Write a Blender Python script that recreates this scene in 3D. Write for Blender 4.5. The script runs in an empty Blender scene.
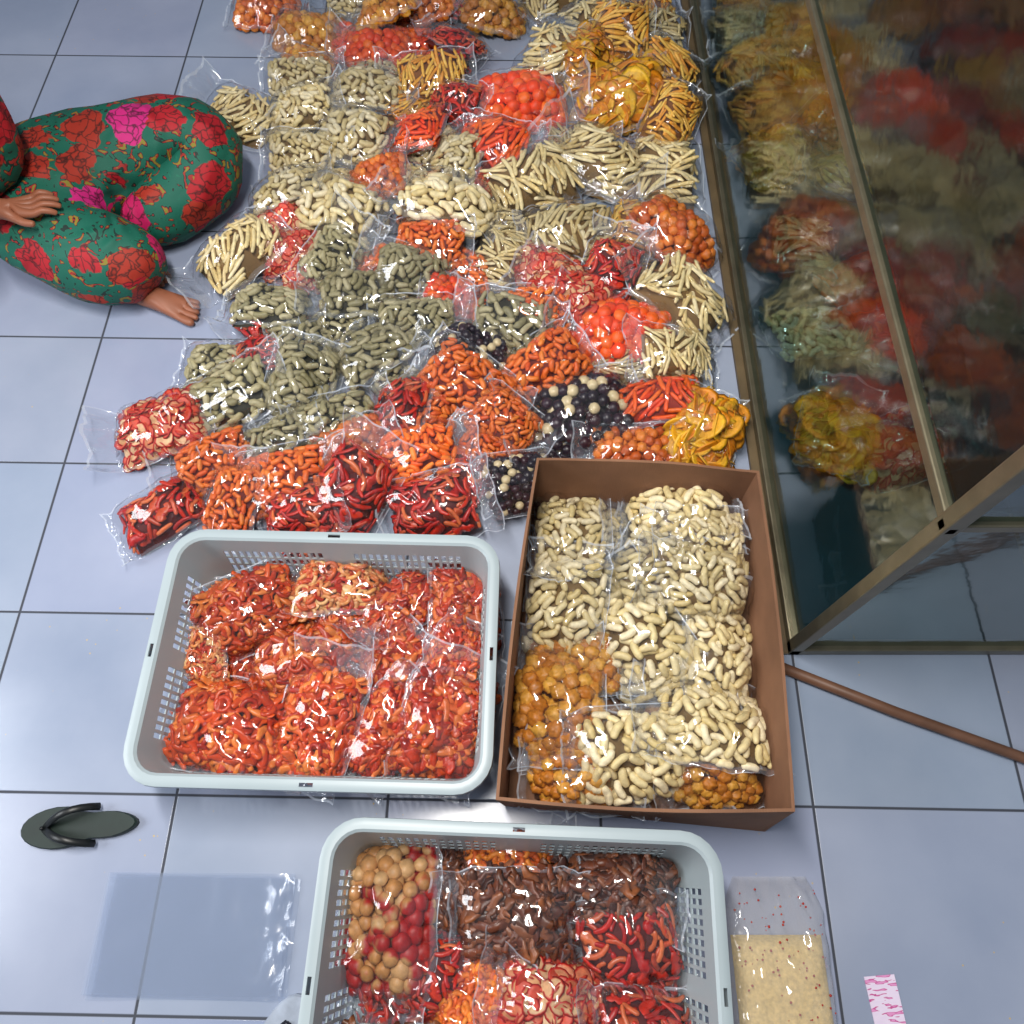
import bpy, bmesh, math, random
import numpy as np
from mathutils import Matrix, Vector, noise
random.seed(11); rng=np.random.default_rng(7)
SC=bpy.context.scene
SC.view_settings.view_transform='Standard'
def link(o): SC.collection.objects.link(o); return o
def lin(c):
    return tuple([((x/255)/12.92 if x/255<=.04045 else ((x/255+.055)/1.055)**2.4) for x in c])+(1,)
# ------------------------------------------------------------------ materials
def newmat(name):
    m=bpy.data.materials.new(name); m.use_nodes=True
    nt=m.node_tree
    for n in list(nt.nodes): nt.nodes.remove(n)
    out=nt.nodes.new('ShaderNodeOutputMaterial')
    return m,nt,out
def N(nt,t,**kw):
    n=nt.nodes.new('ShaderNode'+t)
    for k,v in kw.items():
        if k.startswith('_'): setattr(n,k[1:],v)
        else: n.inputs[k.replace('__',' ')].default_value=v
    return n
def ramp(nt,cols,interp='LINEAR'):
    r=nt.nodes.new('ShaderNodeValToRGB'); cr=r.color_ramp; cr.interpolation=interp
    while len(cr.elements)<len(cols): cr.elements.new(.5)
    for e,(p,c) in zip(cr.elements,cols): e.position=p; e.color=c
    return r
def simple(name,col,rough=.5,metal=0,nscale=0,namt=.15,bump=0,coat=0):
    m,nt,out=newmat(name)
    b=N(nt,'BsdfPrincipled'); b.inputs['Roughness'].default_value=rough; b.inputs['Metallic'].default_value=metal
    b.inputs['Coat Weight'].default_value=coat
    c=lin(col)
    if nscale:
        tc=N(nt,'TexCoord'); nz=N(nt,'TexNoise',Scale=nscale,Detail=5.0)
        nt.links.new(tc.outputs['Object'],nz.inputs['Vector'])
        r=ramp(nt,[(.3,tuple(x*(1-namt) for x in c[:3])+(1,)),(.7,tuple(min(1,x*(1+namt)) for x in c[:3])+(1,))])
        nt.links.new(nz.outputs['Fac'],r.inputs['Fac']); nt.links.new(r.outputs['Color'],b.inputs['Base Color'])
        if bump:
            bp=N(nt,'Bump',Strength=bump,Distance=.003); nt.links.new(nz.outputs['Fac'],bp.inputs['Height']); nt.links.new(bp.outputs['Normal'],b.inputs['Normal'])
    else: b.inputs['Base Color'].default_value=c
    nt.links.new(b.outputs[0],out.inputs[0]); return m

def snackmat(name,cols,tone=None,rough=.55,noisecol=None,bump=.5,nthr=.5,nsc=24.0):
    m,nt,out=newmat('snack_'+name)
    b=N(nt,'BsdfPrincipled',Roughness=rough)
    g=N(nt,'NewGeometry')
    n=len(cols)
    r=ramp(nt,[((i+.0)/n,lin(c)) for i,c in enumerate(cols)],'CONSTANT' if name=='H' else 'LINEAR')
    nt.links.new(g.outputs['Random Per Island'],r.inputs['Fac'])
    cur=r.outputs['Color']
    tc=N(nt,'TexCoord'); nz=N(nt,'TexNoise',Scale=90.0,Detail=4.0); nt.links.new(tc.outputs['Object'],nz.inputs['Vector'])
    if tone:
        at=N(nt,'Attribute',_attribute_name='tone')
        ad=N(nt,'Math',_operation='MULTIPLY_ADD'); nt.links.new(nz.outputs['Fac'],ad.inputs[0]); ad.inputs[1].default_value=.5
        nt.links.new(at.outputs['Fac'],ad.inputs[2])
        rr=ramp(nt,[(.72,(0,0,0,1)),(.98,(1,1,1,1))]); nt.links.new(ad.outputs[0],rr.inputs['Fac'])
        mx=N(nt,'MixRGB'); mx.inputs['Color2'].default_value=lin(tone)
        nt.links.new(rr.outputs['Color'],mx.inputs['Fac']); nt.links.new(cur,mx.inputs['Color1']); cur=mx.outputs['Color']
    if noisecol:
        n2=N(nt,'TexNoise',Scale=nsc,Detail=3.0); nt.links.new(tc.outputs['Object'],n2.inputs['Vector'])
        rr=ramp(nt,[(nthr,(0,0,0,1)),(nthr+.05,(1,1,1,1))]); nt.links.new(n2.outputs['Fac'],rr.inputs['Fac'])
        mx=N(nt,'MixRGB'); mx.inputs['Color2'].default_value=lin(noisecol)
        nt.links.new(rr.outputs['Color'],mx.inputs['Fac']); nt.links.new(cur,mx.inputs['Color1']); cur=mx.outputs['Color']
    mr=N(nt,'MapRange'); mr.inputs['From Min'].default_value=.3; mr.inputs['From Max'].default_value=.7; mr.inputs['To Min'].default_value=.74; mr.inputs['To Max'].default_value=1.1
    nt.links.new(nz.outputs['Fac'],mr.inputs['Value'])
    oi=N(nt,'ObjectInfo'); mo=N(nt,'MapRange'); mo.inputs['To Min'].default_value=.72; mo.inputs['To Max'].default_value=1.06; nt.links.new(oi.outputs['Random'],mo.inputs['Value'])
    mm=N(nt,'Math',_operation='MULTIPLY'); nt.links.new(mr.outputs[0],mm.inputs[0]); nt.links.new(mo.outputs[0],mm.inputs[1])
    vm=N(nt,'VectorMath',_operation='SCALE'); nt.links.new(cur,vm.inputs[0]); nt.links.new(mm.outputs[0],vm.inputs['Scale'])
    nt.links.new(vm.outputs[0],b.inputs['Base Color'])
    bp=N(nt,'Bump',Strength=bump,Distance=.002); nt.links.new(nz.outputs['Fac'],bp.inputs['Height']); nt.links.new(bp.outputs['Normal'],b.inputs['Normal'])
    nt.links.new(b.outputs[0],out.inputs[0]); return m

def schlick(nt,base,gain,normal=None):
    lw=N(nt,'LayerWeight',Blend=.5)
    if normal is not None: nt.links.new(normal,lw.inputs['Normal'])
    pw=N(nt,'Math',_operation='POWER'); nt.links.new(lw.outputs['Facing'],pw.inputs[0]); pw.inputs[1].default_value=4.0
    ma=N(nt,'Math',_operation='MULTIPLY_ADD',_use_clamp=True); nt.links.new(pw.outputs[0],ma.inputs[0]); ma.inputs[1].default_value=gain; ma.inputs[2].default_value=base
    return ma.outputs[0]
def filmmat(name,haze=.006,base=.09,gain=.6,tint=(.985,.985,.99,1),bumpd=.02,nscale=9.0,glossrough=.08,hazecol=(.85,.9,1,1)):
    m,nt,out=newmat(name)
    tc=N(nt,'TexCoord'); oi=N(nt,'ObjectInfo')
    mu=N(nt,'VectorMath',_operation='MULTIPLY_ADD'); nt.links.new(oi.outputs['Random'],mu.inputs[0]); mu.inputs[1].default_value=(9,5,7)
    nt.links.new(tc.outputs['Object'],mu.inputs[2])
    nz=N(nt,'TexNoise',Scale=nscale,Detail=3.0,Distortion=1.2); nz.noise_type='RIDGED_MULTIFRACTAL'
    nt.links.new(mu.outputs[0],nz.inputs['Vector'])
    bp=N(nt,'Bump',Strength=.85,Distance=bumpd); nt.links.new(nz.outputs['Fac'],bp.inputs['Height'])
    fac=schlick(nt,base,gain,bp.outputs['Normal'])
    tr=N(nt,'BsdfTransparent',Color=tint); gl=N(nt,'BsdfGlossy',Roughness=glossrough); nt.links.new(bp.outputs['Normal'],gl.inputs['Normal'])
    df=N(nt,'BsdfDiffuse',Color=hazecol)
    m1=N(nt,'MixShader',Fac=haze); nt.links.new(tr.outputs[0],m1.inputs[1]); nt.links.new(df.outputs[0],m1.inputs[2])
    m2=N(nt,'MixShader'); nt.links.new(fac,m2.inputs[0]); nt.links.new(m1.outputs[0],m2.inputs[1]); nt.links.new(gl.outputs[0],m2.inputs[2])
    nt.links.new(m2.outputs[0],out.inputs[0]); return m
FILM=filmmat('clear_plastic_film'); SEAL=filmmat('plastic_seal_edge',haze=.36,base=.09,hazecol=(.8,.88,1,1)); FLAP=filmmat('loose_plastic_flap',haze=.09,base=.10,gain=.8,hazecol=(.7,.8,.95,1))

# ------------------------------------------------------------------ mesh helpers
def mesh_obj(name,V,F,mats=(),parent=None,smooth=False,matidx=None):
    me=bpy.data.meshes.new(name); me.from_pydata([tuple(v) for v in V],[],[tuple(f) for f in F]); me.update()
    for m in mats: me.materials.append(m)
    if matidx is not None: me.polygons.foreach_set('material_index',matidx)
    if smooth: me.polygons.foreach_set('use_smooth',[True]*len(me.polygons))
    o=link(bpy.data.objects.new(name,me))
    if parent: o.parent=parent
    return o
def empty(name,loc=(0,0,0),rotz=0):
    o=link(bpy.data.objects.new(name,None)); o.location=loc; o.rotation_euler=(0,0,rotz); o.empty_display_size=.1; return o
def boxmesh(parts):
    V=[];F=[]
    for (x0,y0,z0,x1,y1,z1) in parts:
        b=len(V)
        V+=[(x0,y0,z0),(x1,y0,z0),(x1,y1,z0),(x0,y1,z0),(x0,y0,z1),(x1,y0,z1),(x1,y1,z1),(x0,y1,z1)]
        F+=[tuple(b+i for i in f) for f in ((0,3,2,1),(4,5,6,7),(0,1,5,4),(1,2,6,5),(2,3,7,6),(3,0,4,7))]
    return V,F
def tube(path,rad,seg=8,flat=1.0,closed=False):
    path=[Vector(p) for p in path]; n=len(path); V=[];F=[];T=[]
    for i,p in enumerate(path):
        a=path[(i-1)%n] if closed or i>0 else path[0]; b=path[(i+1)%n] if closed or i<n-1 else path[-1]
        t=(b-a).normalized(); s=Vector((0,0,1)).cross(t)
        if s.length<1e-4: s=Vector((0,1,0))
        s.normalize(); u=t.cross(s)
        for k in range(seg):
            an=2*math.pi*k/seg
            V.append(p+s*math.cos(an)*rad[i]+u*math.sin(an)*rad[i]*flat); T.append(0)
    m=n if closed else n-1
    for i in range(m):
        for k in range(seg):
            a=i*seg+k; b=i*seg+(k+1)%seg; c=((i+1)%n)*seg+(k+1)%seg; d=((i+1)%n)*seg+k
            F.append((a,b,c,d))
    if not closed:
        V.append(path[0]-(path[1]-path[0]).normalized()*rad[0]*.35); V.append(path[-1]+(path[-1]-path[-2]).normalized()*rad[-1]*.35); T+=[0,0]
        for k in range(seg):
            F.append((len(V)-2,(k+1)%seg,k)); F.append((len(V)-1,(n-1)*seg+k,(n-1)*seg+(k+1)%seg))
    return np.array([tuple(v) for v in V]),F,np.array(T,float)
def capsule(L,r,bend=0,flat=1,seg=8,rings=7,sharp=4,waist=0,lump=0):
    path=[];rad=[]
    for i in range(rings):
        t=-1+2*i/(rings-1); t=math.sin(t*math.pi/2)*.97
        path.append((t*L/2,bend*t*t,0)); rr=r*max(.35,(1-abs(t)**sharp))**.5*(1-waist*math.cos(t*math.pi)*.5)
        rad.append(rr*(1+random.uniform(-lump,lump)))
    return tube(path,rad,seg,flat)
def arc(R,r,ang,seg=6,n=8,flat=1,rise=0):
    path=[];rad=[]
    for i in range(n):
        a=ang*(i/(n-1)-.5); path.append((R*math.sin(a),R*(1-math.cos(a))-R*.4,rise*i/n)); rad.append(r)
    return tube(path,rad,seg,flat)
def ring(R,r,seg=6,n=12,flat=1):
    return tube([(R*math.cos(2*math.pi*i/n),R*math.sin(2*math.pi*i/n),0) for i in range(n)],[r]*n,seg,flat,True)
def ball(r,amp=.12,flat=1,fr=1.6,toneamt=0):
    bm=bmesh.new(); bmesh.ops.create_icosphere(bm,subdivisions=3 if fr>2 else 2,radius=1); off=Vector([random.uniform(0,50) for _ in range(3)])
    V=[];T=[]
    for v in bm.verts:
        p=v.co.normalized(); k=1+amp*noise.noise(p*fr+off)*2
        V.append((p.x*r*k,p.y*r*k,p.z*r*k*flat)); T.append(toneamt*(noise.noise(p*1.3+off)+.5))
    F=[tuple(v.index for v in f.verts) for f in bm.faces]; bm.free()
    return np.array(V),F,np.array(T)
def chip(r,warp=.25,n=12,th=.0012):
    V=[];T=[];F=[]; ph=random.uniform(0,6); 
    rr=[0,.5,.78,1.0,.78,0]; zz=[th,th,th,0,-th,-th]; tt=[0,.1,.55,.9,.9,.9]
    for j,(a,z,t) in enumerate(zip(rr,zz,tt)):
        for k in range(n):
            an=2*math.pi*k/n; rad=a*r*(1+.07*math.sin(3*an+ph)); x=rad*math.cos(an); y=rad*math.sin(an)
            V.append((x,y,z+warp*(x*x-y*y)/r)); T.append(t)
    for j in range(len(rr)-1):
        for k in range(n):
            F.append((j*n+k,j*n+(k+1)%n,(j+1)*n+(k+1)%n,(j+1)*n+k))
    return np.array(V),F,np.array(T)
def flake(L,W,th=.0025):
    n=7; path=[(L*(i/(n-1)-.5),random.uniform(-.1,.1)*L,random.uniform(-.04,.04)*L) for i in range(n)]
    return tube(path,[W*random.uniform(.35,.6)*(0.6 if i in(0,n-1) else 1) for i in range(n)],5,th/W*1.6)

# ------------------------------------------------------------------ snack kinds
r_=random.uniform
KIN={
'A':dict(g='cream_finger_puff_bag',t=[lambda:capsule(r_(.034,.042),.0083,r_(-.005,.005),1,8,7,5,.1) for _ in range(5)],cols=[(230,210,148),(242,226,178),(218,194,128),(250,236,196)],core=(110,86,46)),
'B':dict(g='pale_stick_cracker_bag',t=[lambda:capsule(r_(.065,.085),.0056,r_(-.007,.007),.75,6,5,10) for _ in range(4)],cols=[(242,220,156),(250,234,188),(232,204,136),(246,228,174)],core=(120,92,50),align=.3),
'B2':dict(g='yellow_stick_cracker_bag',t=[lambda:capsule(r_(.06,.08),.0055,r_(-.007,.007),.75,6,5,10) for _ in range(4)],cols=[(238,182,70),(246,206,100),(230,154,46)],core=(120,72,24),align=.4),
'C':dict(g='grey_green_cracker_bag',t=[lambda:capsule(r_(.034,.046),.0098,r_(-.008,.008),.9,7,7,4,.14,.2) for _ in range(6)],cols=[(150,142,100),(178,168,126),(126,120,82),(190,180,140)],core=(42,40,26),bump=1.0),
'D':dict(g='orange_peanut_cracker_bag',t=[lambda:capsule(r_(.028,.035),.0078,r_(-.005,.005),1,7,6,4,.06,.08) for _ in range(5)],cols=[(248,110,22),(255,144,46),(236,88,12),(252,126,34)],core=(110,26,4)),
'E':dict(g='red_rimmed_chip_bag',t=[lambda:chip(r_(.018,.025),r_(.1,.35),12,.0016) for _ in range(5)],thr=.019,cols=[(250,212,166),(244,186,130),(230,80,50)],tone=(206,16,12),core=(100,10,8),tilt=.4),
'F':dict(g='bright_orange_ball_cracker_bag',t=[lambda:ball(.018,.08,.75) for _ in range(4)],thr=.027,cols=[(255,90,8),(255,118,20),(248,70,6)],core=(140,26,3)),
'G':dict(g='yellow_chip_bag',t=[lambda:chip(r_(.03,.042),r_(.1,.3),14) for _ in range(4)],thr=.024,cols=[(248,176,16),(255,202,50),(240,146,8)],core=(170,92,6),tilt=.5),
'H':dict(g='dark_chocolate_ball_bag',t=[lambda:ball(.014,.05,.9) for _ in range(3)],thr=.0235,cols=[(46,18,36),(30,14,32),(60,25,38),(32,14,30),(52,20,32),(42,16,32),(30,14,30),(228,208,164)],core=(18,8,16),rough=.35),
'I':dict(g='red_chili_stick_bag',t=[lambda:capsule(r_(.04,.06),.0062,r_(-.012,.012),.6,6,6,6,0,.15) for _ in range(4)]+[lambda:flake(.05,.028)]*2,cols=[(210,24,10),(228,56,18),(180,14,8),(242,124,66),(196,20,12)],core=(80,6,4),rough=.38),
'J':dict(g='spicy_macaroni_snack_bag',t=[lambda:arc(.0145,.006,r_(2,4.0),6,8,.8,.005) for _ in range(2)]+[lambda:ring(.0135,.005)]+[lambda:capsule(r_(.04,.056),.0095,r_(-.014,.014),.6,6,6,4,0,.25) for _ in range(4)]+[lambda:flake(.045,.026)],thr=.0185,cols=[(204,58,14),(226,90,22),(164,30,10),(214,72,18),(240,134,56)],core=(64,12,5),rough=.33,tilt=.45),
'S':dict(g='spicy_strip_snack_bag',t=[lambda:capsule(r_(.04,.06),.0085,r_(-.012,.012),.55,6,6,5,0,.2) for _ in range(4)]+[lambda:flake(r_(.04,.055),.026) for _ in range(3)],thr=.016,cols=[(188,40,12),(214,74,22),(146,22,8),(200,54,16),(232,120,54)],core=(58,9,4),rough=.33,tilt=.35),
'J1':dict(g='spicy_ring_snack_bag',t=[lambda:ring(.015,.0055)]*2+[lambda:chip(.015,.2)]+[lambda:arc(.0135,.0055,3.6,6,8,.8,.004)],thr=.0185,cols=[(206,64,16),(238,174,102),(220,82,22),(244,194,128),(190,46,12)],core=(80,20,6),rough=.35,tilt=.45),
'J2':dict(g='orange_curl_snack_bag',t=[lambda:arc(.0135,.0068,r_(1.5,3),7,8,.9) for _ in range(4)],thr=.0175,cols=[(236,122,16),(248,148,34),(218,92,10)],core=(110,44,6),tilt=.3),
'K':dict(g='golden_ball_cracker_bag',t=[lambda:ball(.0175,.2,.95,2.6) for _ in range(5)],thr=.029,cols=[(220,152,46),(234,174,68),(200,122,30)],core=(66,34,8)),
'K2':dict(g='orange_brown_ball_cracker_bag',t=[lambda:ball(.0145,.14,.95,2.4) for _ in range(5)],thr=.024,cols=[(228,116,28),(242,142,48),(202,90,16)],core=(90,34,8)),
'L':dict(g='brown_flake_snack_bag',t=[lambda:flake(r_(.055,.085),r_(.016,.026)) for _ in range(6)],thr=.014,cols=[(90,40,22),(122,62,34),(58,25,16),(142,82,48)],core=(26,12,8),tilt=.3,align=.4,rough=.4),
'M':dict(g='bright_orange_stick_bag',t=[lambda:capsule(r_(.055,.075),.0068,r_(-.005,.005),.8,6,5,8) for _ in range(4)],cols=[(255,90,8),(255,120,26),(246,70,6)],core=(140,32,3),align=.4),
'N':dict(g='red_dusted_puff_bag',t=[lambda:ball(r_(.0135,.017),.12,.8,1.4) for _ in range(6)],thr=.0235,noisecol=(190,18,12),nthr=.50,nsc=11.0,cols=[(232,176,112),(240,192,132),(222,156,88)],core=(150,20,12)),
}
BA,BB,BH=.115,.088,.078
def dome(u,v):
    return np.sqrt(np.clip((1-np.abs(u)**2.7)*(1-np.abs(v)**2.4),0,1))
def bag_mesh(kind,idx):
    k=KIN[kind]; temps=[f() for f in k['t']]
    info=[]
    for tv,tf,tt in temps:
        hx=float(np.abs(tv[:,0]).max()); hy=float((tv[:,1].max()-tv[:,1].min())/2); hz_=float(tv[:,2].max()-tv[:,2].min())/2
        if 'thr' in k: info.append((hx,k['thr']/2,hz_,[0.0]))
        else:
            rr=min(hy,hx)*.9; L=max(0,hx-rr); n=max(1,int(math.ceil(2*L/(rr*1.3)))+1)
            info.append((hx,rr,hz_,[ -L+2*L*i/(n-1) for i in range(n)] if n>1 else [0.0]))
    Vs=[];Fs=[];Ts=[];M=[];base=0
    hmul=random.uniform(.88,1.18); H=BH*hmul
    lump=[random.uniform(0,20) for _ in range(3)]
    def hz(u,v):
        return H*float(dome(u,v))*(1+.3*noise.noise(Vector((u*1.6+lump[0],v*1.6+lump[1],lump[2]))))
    yaw0=random.uniform(0,3.14); rpm=sum(i[2] for i in info)/len(info)
    for layer in (0,1):
        pts=np.zeros((0,3)); rads=np.zeros(0)
        tries=1700 if layer==0 else 500
        for _ in range(tries):
            u=random.uniform(-.96,.96); v=random.uniform(-.96,.96); x=u*BA; y=v*BB
            h=hz(u,v); ti=random.randrange(len(temps)); hx,rr,rz,offs=info[ti]
            if h<rz*1.5: continue
            z=max(rz*.8,h-rz*(1.0+layer*1.5)-random.uniform(0,.5)*rz)
            yaw=random.uniform(0,6.28) if 'align' not in k else yaw0+2.2*noise.noise(Vector((u*1.1,v*1.1,lump[0])))+random.gauss(0,k['align'])
            ca,sa=math.cos(yaw),math.sin(yaw)
            if len(offs)>1 and (abs(x)+abs(ca)*hx>BA*.99 or abs(y)+abs(sa)*hx>BB*.99): continue
            e=.05; nx=-(hz(u+e,v)-hz(u-e,v))/(2*e*BA); ny=-(hz(u,v+e)-hz(u,v-e))/(2*e*BB)
            tl=k.get('tilt',.12)
            nrm=Vector((nx*.8,ny*.8,1)).normalized()+Vector((random.gauss(0,tl),random.gauss(0,tl),0)); nrm.normalize()
            xa=Vector((ca,sa,0)); xa=(xa-nrm*xa.dot(nrm)).normalized(); ya=nrm.cross(xa)
            sp=np.array([(x+xa.x*o,y+xa.y*o,z+xa.z*o) for o in offs])
            if len(pts):
                d=((pts[None,:,:]-sp[:,None,:])**2).sum(2); lim=((rads+rr)*.86)**2
                if (d<lim[None,:]).any(): continue
            pts=np.vstack([pts,sp]); rads=np.concatenate([rads,np.full(len(offs),rr)])
            R=np.array([[xa.x,ya.x,nrm.x],[xa.y,ya.y,nrm.y],[xa.z,ya.z,nrm.z]])*random.uniform(.94,1.08)
            tv,tf,tt=temps[ti]
            W=tv@R.T+np.array([x,y,z]); W[:,2]=np.maximum(W[:,2],.001)
            Vs.append(W); Ts.append(tt); Fs+= [tuple(i+base for i in f) for f in tf]; base+=len(tv)
    M+=[0]*len(Fs)
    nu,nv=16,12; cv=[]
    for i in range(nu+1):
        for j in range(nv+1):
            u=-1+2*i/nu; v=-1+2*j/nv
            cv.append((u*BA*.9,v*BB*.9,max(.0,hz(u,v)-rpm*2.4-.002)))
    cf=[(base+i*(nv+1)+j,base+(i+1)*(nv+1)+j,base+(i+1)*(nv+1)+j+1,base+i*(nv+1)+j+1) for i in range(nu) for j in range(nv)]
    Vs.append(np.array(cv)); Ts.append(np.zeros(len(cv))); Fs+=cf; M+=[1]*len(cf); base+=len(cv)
    # loose film with flat open ends
    us=[-1.28,-1.24]+list(np.linspace(-1.18,1.46,52))+[1.52,1.56]; vs=[-1.18,-1.15]+list(np.linspace(-1.08,1.08,32))+[1.15,1.18]
    fl=[];mi=[]
    curlA,curlB=random.uniform(.005,.025),random.uniform(.015,.06); ph=random.uniform(0,6); sk=random.uniform(-.12,.12)
    for u in us:
        for v in vs:
            uc=max(-1,min(1,u/1.12)); vc=max(-1,min(1,v/1.1))
            z=hz(uc,vc)*1.05+.006
            rd=1-abs(noise.noise(Vector((u*1.5+lump[0],v*6+lump[1],lump[2]))*1.1))*2.2
            r2=1-abs(noise.noise(Vector((u*5,v*2.2,lump[0]+5))))*2.2
            edge=min(1,max(abs(u)-.5,0)*1.2+max(abs(v)-.6,0))
            z+=.005*rd*(.4+edge)+.004*r2*(.4+edge)
            if abs(u)>1.05:
                e=abs(u)-1.05; z+=(curlA if u<0 else curlB)*(e/.4)**1.2+.010*math.sin(v*3.3+ph)*e/.4
            if abs(v)>1: z+=.004*math.sin(u*7+ph)+.012*(abs(v)-1)/.17
            pin=1-.12*max(0,1-abs(abs(u)-1.08)/.25)
            x=u*BA*(1+.015*math.sin(v*7+ph))+sk*v*.03*max(0,u); y=v*BB*pin
            fl.append((x,y,max(z,.002)))
    ff=[]; nu_,nv_=len(us)-1,len(vs)-1
    for i in range(nu_):
        for j in range(nv_):
            ff.append((base+i*(nv_+1)+j,base+(i+1)*(nv_+1)+j,base+(i+1)*(nv_+1)+j+1,base+i*(nv_+1)+j+1))
            um=abs((us[i]+us[i+1])/2)
            mi.append(3 if (i in(0,nu_-1) or j in (0,nv_-1)) else (4 if (um>1.06 or j in (1,nv_-2)) else 2))
    Vs.append(np.array(fl)); Ts.append(np.zeros(len(fl))); Fs+=ff; M+=mi
    V=np.concatenate(Vs); T=np.concatenate(Ts)
    me=bpy.data.meshes.new('%s_%d'%(k['g'],idx)); me.from_pydata(V.tolist(),[],Fs)
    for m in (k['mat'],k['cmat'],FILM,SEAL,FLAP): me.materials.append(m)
    me.polygons.foreach_set('material_index',M); me.polygons.foreach_set('use_smooth',[True]*len(Fs))
    a=me.attributes.new('tone','FLOAT','POINT'); a.data.foreach_set('value',T.astype(np.float32)); me.update()
    return me,H
MESH={}
def get_bag(kind):
    if kind not in MESH:
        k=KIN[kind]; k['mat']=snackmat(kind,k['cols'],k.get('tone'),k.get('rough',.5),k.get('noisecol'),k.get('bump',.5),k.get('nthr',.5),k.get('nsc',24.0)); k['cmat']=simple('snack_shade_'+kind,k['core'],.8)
        nvar=4 if kind in 'ABCDIJKS' else 2
        MESH[kind]=[bag_mesh(kind,i) for i in range(nvar)]
    return random.choice(MESH[kind])
# height field 1cm
GX0,GY0=-2.0,-1.0; GN=(320,420); HF=np.zeros(GN)
XX,YY=np.meshgrid(GX0+.01*np.arange(GN[0]),GY0+.01*np.arange(GN[1]),indexing='ij')
GROUP={}
def place(kind,x,y,yaw,s,group='snack_bag_pile',sink=.85,maxtilt=.45,zmin=0.002,bounds=None,tj=.10,sy=1.0):
    me,H=get_bag(kind); a=math.radians(yaw+random.uniform(-4,4)); flip=random.random()<.5
    if flip: a+=math.pi
    cx=cy=None
    if bounds:
        ex=abs(math.cos(a))*BA*1.1*s+abs(math.sin(a))*BB*1.0*s; ey=abs(math.sin(a))*BA*1.1*s+abs(math.cos(a))*BB*1.0*s
        cx,cy=(bounds[0]+bounds[1])/2,(bounds[2]+bounds[3])/2
        x=min(max(x,bounds[0]+ex),bounds[1]-ex) if bounds[1]-bounds[0]>2*ex else cx
        y=min(max(y,bounds[2]+ey),bounds[3]-ey) if bounds[3]-bounds[2]>2*ey else cy
        # open end of each bag points to the inside of its container
        if (cx-x)*math.cos(a)+(cy-y)*math.sin(a)<0: a+=math.pi
    elif x>.3 and group=='snack_bag_pile' and math.cos(a)>0: a+=math.pi
    elif y<1.0 and group=='snack_bag_pile' and math.sin(a)<0 and x>-.7: a+=math.pi
    lx=(XX-x)*math.cos(a)+(YY-y)*math.sin(a); ly=-(XX-x)*math.sin(a)+(YY-y)*math.cos(a)
    U=lx/(BA*s); Vv=ly/(BB*s); m=(np.abs(U)<.85)&(np.abs(Vv)<.85)
    h=HF[m]; A=np.stack([np.ones(m.sum()),XX[m]-x,YY[m]-y],1)
    c,_,_,_=np.linalg.lstsq(A,h,rcond=None)
    bx,by=c[1]*.9+random.gauss(0,tj),c[2]*.9+random.gauss(0,tj); g=math.hypot(bx,by)
    if g>maxtilt: bx*=maxtilt/g; by*=maxtilt/g
    z0=max(zmin,c[0]*sink)
    ext=(abs(bx)+abs(by))*.09*s
    z0=max(z0,ext+zmin)
    nrm=Vector((-bx,-by,1)).normalized(); xa=Vector((math.cos(a),math.sin(a),0)); xa=(xa-nrm*xa.dot(nrm)).normalized(); ya=nrm.cross(xa)
    Mx=Matrix(((xa.x,ya.x,nrm.x,x),(xa.y,ya.y,nrm.y,y),(xa.z,ya.z,nrm.z,z0),(0,0,0,1)))@Matrix.Diagonal((s,s*sy*random.uniform(.92,1.06),s,1))
    m2=(np.abs(U)<1)&(np.abs(Vv)<1)
    top=z0+bx*(XX[m2]-x)+by*(YY[m2]-y)+H*s*dome(U[m2],Vv[m2])
    HF[m2]=np.maximum(HF[m2],top)
    GROUP.setdefault(group,[]).append((kind,me,Mx))
def parse(t): 
    out=[]
    for row in t.split(';'):
        row=row.strip()
        if row:
            k,x,y,a,s=row.split(); out.append((k,float(x)/100,float(y)/100,float(a),float(s)))
    return out
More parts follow.
